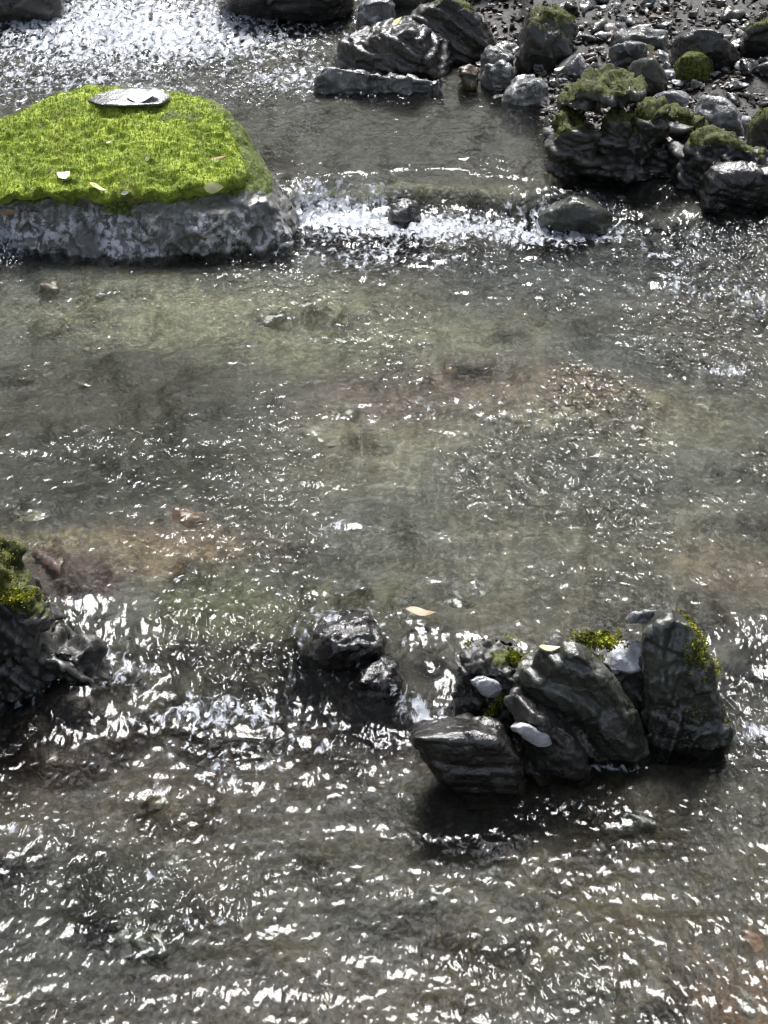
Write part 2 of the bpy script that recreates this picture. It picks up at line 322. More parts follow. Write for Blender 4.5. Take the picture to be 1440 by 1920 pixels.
# ------------------------------------------------------------------ bed and banks (one terrain sheet)
shore = np.array([at_z(x, y, Z2)[:2] for x, y in [(640, 60), (800, 140), (1010, 185), (1025, 290), (1200, 330), (1440, 365), (1900, 400)]])
BEDCOL = [  # px,py,rx,ry,color,weight
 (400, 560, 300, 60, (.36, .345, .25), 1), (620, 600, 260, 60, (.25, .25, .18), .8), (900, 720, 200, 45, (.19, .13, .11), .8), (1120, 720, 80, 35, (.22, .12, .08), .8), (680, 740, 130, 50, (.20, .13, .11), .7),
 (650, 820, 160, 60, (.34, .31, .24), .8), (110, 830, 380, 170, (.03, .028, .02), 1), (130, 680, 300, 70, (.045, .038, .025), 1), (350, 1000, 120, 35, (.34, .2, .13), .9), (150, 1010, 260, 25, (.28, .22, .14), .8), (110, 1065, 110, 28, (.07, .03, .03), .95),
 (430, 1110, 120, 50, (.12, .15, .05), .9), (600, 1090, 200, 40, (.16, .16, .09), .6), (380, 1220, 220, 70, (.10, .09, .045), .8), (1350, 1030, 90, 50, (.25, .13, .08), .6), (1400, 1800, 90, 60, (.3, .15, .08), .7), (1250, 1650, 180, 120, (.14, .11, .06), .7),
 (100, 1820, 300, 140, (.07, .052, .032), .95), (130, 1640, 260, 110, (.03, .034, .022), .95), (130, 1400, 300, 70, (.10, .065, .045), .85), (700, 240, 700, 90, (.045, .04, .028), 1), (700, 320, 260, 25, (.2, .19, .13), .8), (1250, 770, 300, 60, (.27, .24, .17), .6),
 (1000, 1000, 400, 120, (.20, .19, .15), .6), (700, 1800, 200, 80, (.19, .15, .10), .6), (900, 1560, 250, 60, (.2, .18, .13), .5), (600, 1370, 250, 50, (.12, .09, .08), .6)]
xb = axis(-3.2, 3.4, .014, .06, (-1.3, 1.5)); yb = axis(1.0, 9.0, .014, .05, (1.6, 6.6))
XB, YB, FB = grid(xb, yb)
wz = water_z(XB, YB)
bi = np.interp(XB, shore[:, 0], shore[:, 1], left=9)       # the bank begins past this line
bank = np.clip(YB-bi+.05*fbm2(XB, YB, 3, 3, 90), -.4, 3)
depth = .055+.03*fbm2(XB, YB, 1.6, 3, 80)+.02*fbm2(XB, YB, 6, 2, 81)
d1, d2, cid = worley2(XB*9, YB*9, 5); depth -= .03*ss(.0, .5, d2-d1)*(cid**2)
d1, d2, cid2 = worley2(XB*22, YB*22, 6); depth -= .010*ss(.0, .5, d2-d1)*cid2
fall = np.abs(water_z(XB, YB+.06)-water_z(XB, YB-.06))
depth = np.where(fall > .01, depth*.55, depth)
for px, py, rx, ry, k_, z_ in [(1050, 1440, 420, 75, .82, 0), (50, 1330, 220, 60, .7, 0), (1080, 420, 110, 30, .7, Z1), (250, 490, 400, 25, .5, Z1), (1250, 380, 300, 30, .6, Z2), (660, 1290, 130, 60, .6, 0)]: depth = depth*(1-k_*np.clip(1.3*blob(XB, YB, px, py, rx, ry, z_), 0, 1))
lat = ss(1.5, 3.0, np.abs(XB))
zb = wz-np.maximum(depth, .008)
zb = np.where(bank > 0, np.maximum(zb, wz-.02+bank*.10+.015*fbm2(XB, YB, 8, 3, 95)), zb)+lat*.9+ss(6.6, 8.6, YB)*.9
cb = np.tile(np.array([.108, .106, .097]), (len(XB), 1))*(1+.35*fbm2(XB, YB, 2.3, 3, 120))[:, None]
cb = cb+(.03*fbm2(XB, YB, 4, 3, 130))[:, None]*np.array([1, .6, .1])
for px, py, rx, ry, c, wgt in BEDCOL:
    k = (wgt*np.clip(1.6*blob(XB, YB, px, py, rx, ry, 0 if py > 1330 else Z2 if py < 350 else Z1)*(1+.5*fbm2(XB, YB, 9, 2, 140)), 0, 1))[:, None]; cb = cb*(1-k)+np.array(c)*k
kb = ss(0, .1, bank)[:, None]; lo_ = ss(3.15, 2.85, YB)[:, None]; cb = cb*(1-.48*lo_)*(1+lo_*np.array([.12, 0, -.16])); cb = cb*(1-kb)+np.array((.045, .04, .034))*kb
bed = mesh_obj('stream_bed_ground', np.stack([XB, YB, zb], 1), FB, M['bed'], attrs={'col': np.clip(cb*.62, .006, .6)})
tag(bed, kind='structure')
def ground_z(x, y):
    i = np.clip(np.searchsorted(xb, x), 0, len(xb)-1); j = np.clip(np.searchsorted(yb, y), 0, len(yb)-1); return float(zb.reshape(len(yb), len(xb))[j, i])

# wooded valley side beyond and around the stream: it only shows mirrored in the water
xh = np.linspace(-40, 40, 90); yh = np.linspace(-30, 45, 90); XH, YH, FH = grid(xh, yh)
dd = np.maximum(np.maximum(np.abs(XH)-2.6, 0), np.maximum(YH-7.6, 0)*1.0)
ZH = -.25+dd*.75+.8*fbm2(XH, YH, .3, 4, 200)*ss(1, 6, dd)-.1
hill = mesh_obj('valley_hillside', np.stack([XH, YH, ZH], 1), FH, M['hill']); tag(hill, kind='structure')

# ------------------------------------------------------------------ rocks
def chisel(P, cuts, seed):
    """flatten the hull against random planes so that it breaks into facets"""
    g = np.random.default_rng(seed*31+len(P)); c = P.mean(0); i, j = g.integers(0, len(P), (2, 260)); t = g.uniform(0, 1, (260, 1))
    E = np.concatenate([P, P[i]*t+P[j]*(1-t)])
    for _ in range(cuts):
        n = g.normal(0, 1, 3)*np.array([1, 1, .8])+np.array([0, -.5, .3]); n /= np.linalg.norm(n); q = (E-c)@n; m_ = q.max(); d = m_*g.uniform(.72, .93)
        k = q > d; E[k] = c+(E[k]-c)*(d/q[k])[:, None]
    return E
def remesh(v, vox, cuts=0, seed=1):
    me = bpy.data.meshes.new('tmp'); bm = bmesh.new()
    for pts in v:
        if cuts: pts = chisel(np.array(pts), cuts, seed)
        vs = [bm.verts.new(p) for p in pts]; r = bmesh.ops.convex_hull(bm, input=vs)
        junk = list({g for g in r['geom_interior']+r['geom_unused'] if isinstance(g, bmesh.types.BMVert) and g.is_valid})
        bmesh.ops.delete(bm, geom=junk, context='VERTS')
    bmesh.ops.recalc_face_normals(bm, faces=bm.faces); bm.to_mesh(me); bm.free()
    o = bpy.data.objects.new('tmp', me); col.objects.link(o)
    md = o.modifiers.new('r', 'REMESH'); md.mode = 'VOXEL'; md.voxel_size = vox
    dg = bpy.context.evaluated_depsgraph_get(); dg.update(); e = o.evaluated_get(dg); m2 = e.to_mesh()
    n = len(m2.vertices); co = np.empty(n*3, np.float32); m2.vertices.foreach_get('co', co); co = co.reshape(-1, 3).astype(float)
    nr = np.empty(n*3, np.float32); m2.vertices.foreach_get('normal', nr); nr = nr.reshape(-1, 3).astype(float)
    f = [tuple(p.vertices) for p in m2.polygons]
    e.to_mesh_clear(); bpy.data.objects.remove(o); bpy.data.meshes.remove(me)
    return co, nr, f
def smooth_v(co, f, it=2, k=.5):
    ed = set()
    for p in f:
        for a, b in zip(p, p[1:]+p[:1]): ed.add((a, b) if a < b else (b, a))
    ed = np.array(list(ed)); dg = np.bincount(ed.ravel(), minlength=len(co))[:, None]
    for _ in range(it):
        s = np.zeros_like(co); np.add.at(s, ed[:, 0], co[ed[:, 1]]); np.add.at(s, ed[:, 1], co[ed[:, 0]]); co = co*(1-k)+k*s/np.maximum(dg, 1)
    return co
def craggy(co, nr, amp, seed, strata=None, fq=7):
    """break a remeshed hull into chipped facets, layers and grain; amp in metres"""
    p = co
    d = fbm(p, fq, 3, seed)*amp*.4
    b, s, c = worley(p*fq*1.3*np.array([1, 1, 1.5])+fbm(p, 12, 2, seed+4)[:, None]*.2, seed+20); d += amp*(c-.5)*1.0*ss(0, .07, s-b)-amp*.2*(1-ss(0, .08, s-b))
    b, s, c = worley(p*fq*3.4, seed+40); d += amp*.4*(c-.5)*ss(0, .1, s-b)
    if strata is not None:
        n = np.array(strata)/np.linalg.norm(strata); q = (p@n)*55+1.3*fbm(p, 6, 2, seed+6)
        d += amp*.5*(np.abs((q % 1)-.5)-.25)
        q = (p@n)*17+1.0*fbm(p, 5, 2, seed+8); fr = q % 1; d += amp*.8*(ss(0, .85, fr)*(1-ss(.85, 1, fr))-.4)
    d += fbm(p, 60, 3, seed+7)*amp*.13
    return co+nr*d[:, None]
def hullpts(outline, Y0, front=.06, back=.12, shrink=.86, zb=-.1, zwater=0):
    """outline: (px,py[,dY]) as it stands at depth Y0; adds a nearer and a farther shell and a foot below water"""
    P = [at_y(o[0], o[1], Y0+(o[2] if len(o) > 2 else 0)) for o in outline]; c = np.mean(P, 0); out = list(P)
    for p in P:
        q = c+(p-c)*shrink; e = np.array([0, 0, CAM_H]); out.append(e+(q-e)*(1-front/q[1])); out.append(c+(p-c)*.8+np.array([0, back, -.02]))
    for p in P:
        if p[2] < zwater+.05: out += [np.array([p[0], p[1], zwater+zb]), np.array([p[0]*.9+c[0]*.1, p[1]+back, zwater+zb])]
    return np.array(out)
# tufts: short curved blades all over the cushion
def tufts(co, nr, n, ln, wd, seed):
    g = np.random.default_rng(seed); up = nr[:, 2] > -.1; idx = np.where(up)[0]; i = g.choice(idx, n); b = co[i]+g.normal(0, .002, (n, 3)); nn = nr[i]
    dirv = nn*.7+g.normal(0, .55, (n, 3))+np.array([.25, -.45, -.1]); dirv /= np.linalg.norm(dirv, axis=1)[:, None]
    side = np.cross(dirv, g.normal(0, 1, (n, 3))); side /= np.linalg.norm(side, axis=1)[:, None]
    L = (ln*g.uniform(.5, 1.4, n))[:, None]; tip = b+dirv*L; mid = b+dirv*L*.5+nn*.0015
    V = np.stack([b-side*wd*.5, b+side*wd*.5, mid+side*wd*.7, tip, mid-side*wd*.7], 1).reshape(-1, 3)
    k = np.arange(n)*5; Fc = np.concatenate([np.stack([k, k+1, k+2, k+4], 1), np.stack([k+4, k+2, k+3, k+3], 1)])
    return V, [tuple(r) if r[2] != r[3] else tuple(r[:3]) for r in Fc.tolist()]
def rock(name, hulls, mat, label, cat='rock', vox=.006, amp=.012, seed=1, strata=None, fq=7, moss=None, group=None, sm=1, parent=None, tuft=0, cuts=9):
    co, nr, f = remesh(hulls, vox, cuts, seed); co = smooth_v(co, f, sm, .4); co = craggy(co, nr, amp, seed, strata, fq)
    loc = np.array([co[:, 0].mean(), co[:, 1].mean(), co[:, 2].min()])
    mo = np.zeros(len(co)) if moss is None else moss(co, nr)
    o = mesh_obj(name, co, f, M[mat], loc=loc, parent=parent, attrs={'moss': mo})
    if parent is None: tag(o, label, cat, group)
    else: o.data.transform(Matrix.Translation(Vector(loc)-parent.location))
    if tuft:
        tuft = int(tuft*(.45 if seed < 40 else 1))
        w_ = np.where(mo+.6*fbm(co, 25, 3, 9) > .62)[0]
        if len(w_) > 20:
            V, Fc = tufts(co[w_], nr[w_], tuft, .003 if seed > 40 else .0045, .0016, seed); mesh_obj('moss_tufts', V-loc, Fc, M['yellow_tuft' if seed > 40 else 'dull_tuft'], parent=o, smooth=False)['kind'] = 'stuff'
    return o
def wl(py, z): return at_z(720, py, z)[1]     # world distance of a waterline
topmoss = lambda lo, hi, a=1.: (lambda co, nr: a*ss(.1, .7, nr[:, 2])*ss(lo, hi, co[:, 2])+.25*fbm(co, 12, 2, 3))

# --- the green boulder
YA = wl(468, Z1)
h = [np.array([at_y(px, py, YA+dy) for px, py, dy in
     [(-120, 480, .02), (-120, 395, .03), (0, 480, -.02), (0, 388, .0), (120, 372, 0), (300, 368, .01), (470, 352, .06), (520, 395, .06), (548, 440, .05), (545, 462, .02), (480, 472, .0), (250, 476, -.03),
      (-120, 290, .18), (0, 236, .25), (110, 190, .36), (165, 172, .42), (330, 178, .42), (400, 186, .36), (432, 205, .28), (470, 290, .14), (560, 432, .12), (556, 400, .16)]]
     +[(-.95, YA+.5, -.1), (-.2, YA+.6, -.1), (-.2, YA+.02, -.1), (-.95, YA+.0, -.1)])]
def bmoss(co, nr): return .95*ss(.12, .19, co[:, 2]+.03*fbm(co, 14, 3, 6))*ss(-.6, .2, nr[:, 2])
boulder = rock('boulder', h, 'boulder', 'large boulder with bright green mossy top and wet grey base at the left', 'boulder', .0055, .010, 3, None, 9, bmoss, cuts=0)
bl = np.array(boulder.location); nv_ = len(boulder.data.vertices); vc = np.empty(nv_*3, np.float32); boulder.data.vertices.foreach_get('co', vc); vc = vc.reshape(-1, 3).astype(float)
wz_ = vc[:, 2]+bl[2]; k_ = ss(.19, .13, wz_)*(.022*(1-np.abs(fbm(vc, 26, 3, 31)))+.016*fbm(vc, 9, 2, 32)+.035*fbm(vc, 3.5, 2, 33)-.014); vc[:, 1] -= k_; boulder.data.vertices.foreach_set('co', vc.astype(np.float32).ravel()); boulder.data.update()
mh = [np.array([at_y(px, py, YA+dy) for px, py, dy in
     [(-120, 372, .01), (0, 362, -.0), (120, 372, -.01), (200, 368, -.01), (300, 362, -.005), (390, 352, .02), (455, 344, .05), (-120, 285, .18), (0, 236, .25), (60, 212, .3), (110, 184, .36), (165, 172, .42), (330, 178, .42), (378, 186, .36), (412, 212, .28), (448, 290, .14)]]
     +[(-.9, YA+.35, .12), (-.3, YA+.35, .1), (-.35, YA+.1, .12), (-.9, YA+.1, .12)])]
co, nr, f = remesh(mh, .005); co = smooth_v(co, f, 6)
rot = np.array([[.8, .25, -.55], [-.2, .97, .15], [.55, 0, .83]]); cr = (co@rot.T)*np.array([.45, 1.2, 1.3])
d = .010*fbm(co, 6, 2, 5)+.005*(1-np.abs(fbm(cr, 24, 3, 8)))+.0045*fbm(cr, 70, 2, 9)+.004; co = co+nr*d[:, None]
co[:, 2] += ss(.23, .18, co[:, 2])*.022*fbm(co*np.array([1, 1, .2]), 16, 3, 77)
mossm = mesh_obj('moss', co-bl, f, M['moss'], parent=boulder)
V, Fc = tufts(co, nr, 26000, .0055, .0016, 4)
mesh_obj('moss_tufts', V-bl, Fc, M['tuft'], parent=boulder, smooth=False)['kind'] = 'stuff'

cap = rock('bare_cap', [np.array([at_y(px, py+2, YA+dy+.006) for px, py, dy in [(160, 186, .31), (185, 172, .33), (215, 162, .35), (290, 160, .35), (322, 178, .33), (300, 194, .27), (240, 196, .26), (190, 194, .26), (200, 215, .36), (300, 215, .38)]])], 'pale', '', cuts=0, vox=.004, amp=.005, seed=71, parent=boulder)
cap.location = Vector((0, 0, 0)); cap['label'] = 'bare whitish stone patch on top of the moss'
# --- top of the picture
def simple(name, out, base_py, z, mat, label, back=.15, front=.06, dy=0, cat='rock', **kw):
    Y = wl(base_py, z)+dy; return rock(name, [hullpts(out, Y, front, back, zwater=z)], mat, label, cat, **kw)
simple('boulder', [(410, -22), (415, -60), (440, -90), (600, -95), (665, -70), (660, -20), (640, -4), (520, -2), (450, -12)], 0, Z3, 'slate', 'black overhanging rock across the top of the pale rapid', back=.4, front=.1, vox=.012, amp=.02, seed=11)
simple('boulder', [(-200, 14), (-200, -80), (60, -70), (120, -30), (110, 2), (60, 12)], 14, Z3, 'slate', 'dark rock in the top left corner beside the rapid', back=.4, vox=.012, amp=.02, seed=12)
simple('boulder', [(640, 0), (650, -90), (860, -90), (1000, -60), (1100, -60), (1110, 20), (900, 30), (740, 20)], 20, Z3+.02, 'slate_moss', 'shadowed black rock at the top behind the mossy ridge', back=.4, dy=.25, vox=.012, amp=.02, seed=13)
simple('stone', [(672, 12), (690, -14), (735, -10), (742, 12), (730, 24), (700, 20)], 22, Z3, 'pale', 'pale pinkish stone wedged between the black rocks at top', vox=.006, amp=.012, fq=11, seed=14, back=.08, cat='stone')
simple('rock', [(735, 105), (732, 52), (760, 30), (820, 4), (845, -8), (880, 10), (905, 40), (935, 90), (930, 110)], 112, Z2+.03, 'slate_moss', 'tall dark rock with a thin mossy ridge, behind the flat grey rock', back=.2, dy=.12, vox=.006, amp=.014, seed=15, moss=topmoss(.2, .3, .9), strata=(.5, .2, 1), tuft=1200)
simple('rock', [(628, 128), (638, 84), (655, 70), (700, 56), (775, 42), (815, 50), (858, 78), (872, 100), (850, 122), (838, 150), (760, 140), (690, 134)], 140, Z2, 'slate', 'broad flat charcoal rock with pale chipped facets at water edge', back=.2, front=.1, vox=.0055, amp=.016, seed=16, strata=(.3, -.3, 1), fq=9)
simple('rock', [(575, 150), (582, 134), (600, 122), (650, 126), (690, 134), (720, 128), (790, 136), (835, 148), (825, 172), (740, 178), (660, 172), (600, 160)], 172, Z2, 'rubble', 'low row of pale wet rubble at the foot of the charcoal rock', back=.06, front=.03, vox=.005, amp=.02, seed=17, fq=14)
simple('rock', [(972, 95), (980, 55), (1000, 25), (1022, 10), (1050, 18), (1078, 40), (1088, 70), (1080, 104), (1020, 108)], 108, Z2+.06, 'slate_moss', 'pyramid shaped dark rock with olive edge on the gravel bank', back=.15, vox=.006, amp=.012, seed=18, moss=topmoss(.15, .3, .6), strata=(1, .2, .6), tuft=1200)
# --- dark mossy outcrop, right
YF = wl(330, Z2)
H = [hullpts([(1022, 280), (1026, 250), (1045, 222), (1075, 212), (1105, 232), (1120, 300), (1060, 304)], YF, .03, .12, .8, zwater=Z2),
     hullpts([(1110, 302), (1120, 250), (1150, 222), (1190, 212), (1210, 250), (1180, 310)], YF+.03, .03, .12, .8, zwater=Z2),
     hullpts([(1050, 200), (1068, 178), (1100, 158), (1140, 140), (1170, 142), (1215, 166), (1200, 176), (1150, 188), (1090, 204)], YF+.06, .07, .14, zwater=Z2),
     hullpts([(1168, 300), (1180, 235), (1222, 194), (1262, 196), (1250, 225), (1215, 260), (1205, 320)], YF, .01, .16, zwater=Z2),
     hullpts([(1215, 225), (1262, 196), (1310, 222), (1335, 250), (1300, 262), (1260, 236)], YF+.06, .02, .14, zwater=Z2),
     hullpts([(1195, 350), (1200, 300), (1250, 262), (1290, 290), (1300, 350)], YF+.03, .0, .16, zwater=Z2),
     hullpts([(1240, 320), (1262, 270), (1310, 236), (1360, 256), (1430, 298), (1450, 312), (1560, 330), (1560, 350), (1400, 330), (1340, 312), (1290, 330)], YF-.06, .04, .2, .92, zwater=Z2)]
rock('outcrop', H, 'slate_moss', 'jagged dark outcrop with patches of olive moss at the right bank', 'rock', .0055, .026, 21, (.3, -.4, 1), 8, topmoss(.16, .24, 1.), tuft=2500)
simple('rock', [(1285, 354), (1305, 334), (1340, 318), (1400, 308), (1500, 316), (1500, 368), (1420, 372), (1330, 364)], 370, Z2, 'wet', 'black wedge of rock at the water edge under the mossy outcrop', back=.1, front=.05, dy=-.02, vox=.0055, amp=.014, seed=22, strata=(.3, -.4, 1))  # near-black material paints the shade on this wedge
simple('stone', [(1208, 196), (1225, 172), (1262, 166), (1290, 180), (1285, 215), (1240, 222)], 225, Z2+.05, 'pale', 'bluish white stone lying behind the mossy outcrop', vox=.005, amp=.012, fq=11, seed=23, back=.08, dy=.12, cat='stone')
simple('stone', [(1305, 215), (1320, 180), (1350, 176), (1385, 205), (1395, 245), (1350, 240)], 245, Z2+.06, 'pale', 'lilac grey slab leaning behind the right end of the outcrop', vox=.005, amp=.012, fq=11, seed=24, back=.08, dy=.1, cat='stone')
simple('rock', [(1390, 300), (1405, 240), (1440, 205), (1540, 200), (1540, 300)], 300, Z2+.06, 'slate_moss', 'mossy rock cut by the right edge above the outcrop', vox=.006, amp=.012, seed=25, back=.12, dy=.1, moss=topmoss(.1, .2, .9), tuft=1200)
simple('rock', [(1170, 150), (1180, 118), (1205, 104), (1228, 108), (1246, 135), (1250, 156)], 158, Z2+.06, 'olive', 'rounded dark olive stone upright in the middle of the bank', vox=.005, amp=.006, seed=26, back=.08, cat='stone')
simple('rock', [(1252, 102), (1262, 70), (1290, 52), (1340, 50), (1370, 70), (1390, 100), (1330, 108)], 108, Z2+.1, 'slate', 'black hollowed rock behind the small green stone', vox=.006, amp=.012, seed=27, back=.1)
simple('stone', [(1262, 116), (1290, 95), (1310, 84), (1328, 92), (1338, 116), (1300, 120)], 119, Z2+.09, 'olive', 'small stone fully covered in green moss on the bank', vox=.004, amp=.004, seed=28, back=.06, dy=-.03, moss=lambda co, nr: np.full(len(co), .9), cat='stone', tuft=1200)
simple('rock', [(1385, 80), (1400, 50), (1440, 35), (1520, 35), (1520, 90)], 90, Z2+.1, 'slate_moss', 'mossy dark rock at the right edge near the top', vox=.006, amp=.012, seed=29, back=.1, moss=topmoss(.1, .2, .8), tuft=1200)
simple('stone', [(1140, 66), (1160, 56), (1200, 54), (1252, 62), (1258, 70), (1200, 76), (1150, 74)], 76, Z2+.1, 'grey', 'long pale flat slab lying in the far gravel', vox=.005, amp=.012, fq=11, seed=30, back=.05, cat='stone')
simple('stone', [(1138, 84), (1180, 74), (1215, 80), (1212, 90), (1150, 90)], 90, Z2+.1, 'grey', 'thin grey sliver of stone below the long pale slab', vox=.005, amp=.012, fq=11, seed=31, back=.04, cat='stone')
simple('stone', [(1040, 124), (1048, 102), (1072, 96), (1092, 106), (1104, 124), (1080, 130)], 130, Z2+.05, 'pale', 'smooth pale grey stone right of the pyramid rock', vox=.004, amp=.003, seed=32, back=.05, cat='stone')
simple('stone', [(1102, 126), (1112, 114), (1132, 112), (1140, 122), (1128, 132)], 132, Z2+.05, 'grey', 'small oval grey stone beside the smooth pale one', vox=.004, amp=.003, seed=33, back=.04, cat='stone')
simple('stone', [(900, 110), (905, 88), (935, 78), (962, 92), (965, 108), (930, 118)], 118, Z2+.04, 'grey', 'light grey stone between the two dark rocks by the shore', vox=.005, amp=.012, fq=11, seed=34, back=.06, cat='stone')
simple('stone', [(902, 142), (908, 122), (940, 112), (962, 122), (965, 144), (935, 152)], 152, Z2+.01, 'pale', 'pale marbled stone at the shore below the light grey one', vox=.005, amp=.012, fq=11, seed=35, back=.06, cat='stone')
simple('stone', [(940, 180), (948, 152), (985, 140), (1020, 142), (1032, 165), (1025, 186), (980, 190)], 188, Z2, 'pale', 'bluish pale stone standing in the water at the shore', vox=.005, amp=.012, fq=11, seed=36, back=.08, cat='stone')
simple('stone', [(860, 150), (862, 124), (882, 118), (900, 126), (898, 150)], 154, Z2+.01, 'brown', 'small brown stone by the right end of the charcoal rock', vox=.005, amp=.012, fq=11, seed=37, back=.05, cat='stone')
simple('rock', [(1010, 404), (1035, 388), (1070, 370), (1105, 376), (1150, 402), (1140, 410), (1080, 412)], 412, Z1+.02, 'olive', 'low olive rock awash at the lip of the upper fall', vox=.005, amp=.007, seed=38, back=.1)
simple('rock', [(728, 398), (738, 382), (760, 374), (778, 380), (788, 398), (776, 406), (742, 406)], 406, Z1+.005, 'slate', 'dark brown stone in the middle of the upper fall', vox=.004, amp=.010, fq=14, seed=39, back=.08, cat='stone')

# --- left foreground rock
YJ = wl(1245, Z1)
H = [hullpts([(-140, 1240), (-120, 1010), (-20, 1035), (5, 1055), (38, 1105), (72, 1150), (95, 1185), (90, 1215), (0, 1240)], YJ, .03, .1, zwater=0),
     hullpts([(-140, 1320), (0, 1255), (90, 1205), (140, 1222), (200, 1245), (190, 1258), (120, 1275)], YJ-.03, .0, .1, zwater=0)]
rock('rock', H, 'slate_moss', 'black rock with yellow green moss at the left edge of the lower step', 'rock', .004, .022, 41, (.8, .1, .7), 13, lambda co, nr: .85*ss(.13, .17, co[:, 2])*ss(-.5, .1, nr[:, 2])+.3*fbm(co, 14, 2, 5), tuft=1200)
# --- centre wet rocks in the lower fall
simple('rock', [(552, 1228), (565, 1212), (600, 1194), (640, 1194), (660, 1176), (705, 1160), (732, 1170), (740, 1192), (700, 1210), (620, 1232)], 1232, Z1-.01, 'wet', 'wet black rock breaking the surface in the middle of the lower fall', vox=.0035, amp=.014, seed=43, back=.08, fq=10)
simple('rock', [(662, 1280), (675, 1245), (710, 1232), (745, 1242), (758, 1265), (735, 1285)], 1290, Z1-.03, 'wet', 'smaller brown black rock just below the wet black one', vox=.0035, amp=.012, seed=44, back=.08, fq=12)
# --- right foreground cluster
YC = wl(1412, 0)
rock('rock', [hullpts([(900, 1400), (910, 1330), (1000, 1290), (1100, 1240), (1180, 1215), (1230, 1225), (1300, 1280), (1330, 1380), (1290, 1405)], YC+.09, .03, .06, .85)], 'slate_moss', 'dark base rock filling the gaps behind the two big slabs', 'rock', .004, .014, 50, (.7, .1, .6), 12)
rock('slab', [hullpts([(1205, 1300), (1205, 1200), (1212, 1165), (1225, 1142), (1262, 1140), (1290, 1160), (1320, 1220), (1345, 1290), (1378, 1375), (1370, 1400), (1290, 1412), (1215, 1418)], YC+.03, .02, .09, .8)], 'slab',
     'tall upright slab with a mossy right edge, at right of the cluster', 'rock', .003, .011, 51, (1, .1, -.25), 9, lambda co, nr: .75*ss(.08, .2, co[:, 2])*ss(.40, .45, co[:, 0])+.3*fbm(co, 20, 2, 5)+.2*nr[:, 2], cuts=5, tuft=1200)
rock('slab', [hullpts([(960, 1275), (985, 1232), (1030, 1208), (1075, 1202), (1105, 1218), (1150, 1270), (1195, 1325), (1212, 1370), (1208, 1412), (1120, 1400), (1040, 1330)], YC, .03, .08, .72)], 'slab',
     'large dark slab leaning left with a pale worn upper edge', 'rock', .003, .010, 52, (.75, .1, .65), 8, lambda co, nr: .62*ss(.12, .2, co[:, 2])*ss(.22, .14, co[:, 0])+.25*fbm(co, 20, 2, 5), cuts=4, tuft=1200)
rock('slab', [hullpts([(940, 1340), (948, 1290), (968, 1278), (1030, 1330), (1095, 1370), (1105, 1400), (1030, 1400), (970, 1370)], YC-.05, .02, .05, .7)], 'slate',
     'small thin slab resting against the front of the leaning slab', 'rock', .003, .008, 53, (.7, .1, .7), 10)
rock('rock', [hullpts([(845, 1330), (850, 1260), (880, 1215), (935, 1202), (990, 1215), (1000, 1260), (950, 1330), (900, 1350)], YC+.05, .03, .08, .8)], 'slate_moss',
     'crumbly dark rock with moss tufts left of the leaning slab', 'rock', .003, .026, 54, None, 14, lambda co, nr: .6*ss(.06, .16, co[:, 2])*ss(-.1, .6, nr[:, 2])+.5*fbm(co, 30, 2, 5), tuft=1200)
rock('rock', [hullpts([(742, 1400), (775, 1382), (840, 1372), (900, 1370), (955, 1388), (980, 1422), (970, 1436), (880, 1434), (780, 1420)], YC-.1, .01, .08, .85, zb=-.03)], 'wet',
     'low flat black stone lying in the water, pale rim on top', 'stone', .003, .005, 55, (.1, -.1, 1), 8, cuts=3)
rock('rock', [hullpts([(815, 1385), (830, 1355), (880, 1345), (910, 1355), (925, 1385)], YC-.03, .01, .06)], 'olive', 'rounded olive stone above the low flat black one', 'stone', .0035, .004, 56)
rock('stone', [hullpts([(1138, 1262), (1142, 1222, .02), (1160, 1202, .035), (1195, 1200, .035), (1212, 1215, .02), (1210, 1262), (1180, 1268)], YC+.062, .015, .04)], 'white', 'bright white quartz stone wedged between the two big slabs', 'stone', .0022, .008, 57, None, 14, cuts=5)
rock('stone', [hullpts([(1174, 1168), (1180, 1148), (1210, 1140), (1232, 1142), (1236, 1160), (1210, 1172)], YC+.08, .01, .03)], 'pale', 'small pale stone atop the gap beside the upright slab', 'stone', .0022, .006, 58, None, 16, cuts=5)
rock('stone', [hullpts([(955, 1362), (965, 1350), (990, 1358), (1030, 1380), (1034, 1396), (1015, 1404), (985, 1388)], YC-.07, .01, .03)], 'white', 'elongated white stone at the foot of the small thin slab', 'stone', .0022, .005, 59, None, 16, cuts=5)
rock('stone', [hullpts([(880, 1275), (905, 1268), (940, 1285), (935, 1305), (900, 1298)], YC+.02, .01, .03)], 'white', 'white chip stuck in the crumbly mossy rock', 'stone', .0022, .006, 60, None, 16, cuts=5)
V_ = []
# moss tufts on the cluster
def tuft_patch(px, py, Y, r, n, label):
    c = at_y(px, py, Y); g = np.random.default_rng(int(px)); p = c+g.normal(0, 1, (n, 3))*np.array([r, r*.5, r*.3]); nr_ = (p-c)/np.linalg.norm(p-c, axis=1)[:, None]; nr_[:, 2] = np.abs(nr_[:, 2])+.2
    V, Fc = tufts(p, nr_, n*4, .0055, .002, int(py)); o = mesh_obj('moss_clump', V, Fc, M['yellow_tuft'], loc=c, smooth=False); tag(o, label, 'moss')
tuft_patch(1118, 1200, YC+.05, .014, 300, 'yellow green moss clump on top between slab and white quartz')
tuft_patch(22, 1118, YJ-.04, .013, 160, 'yellow moss clump on the black rock at the left edge')

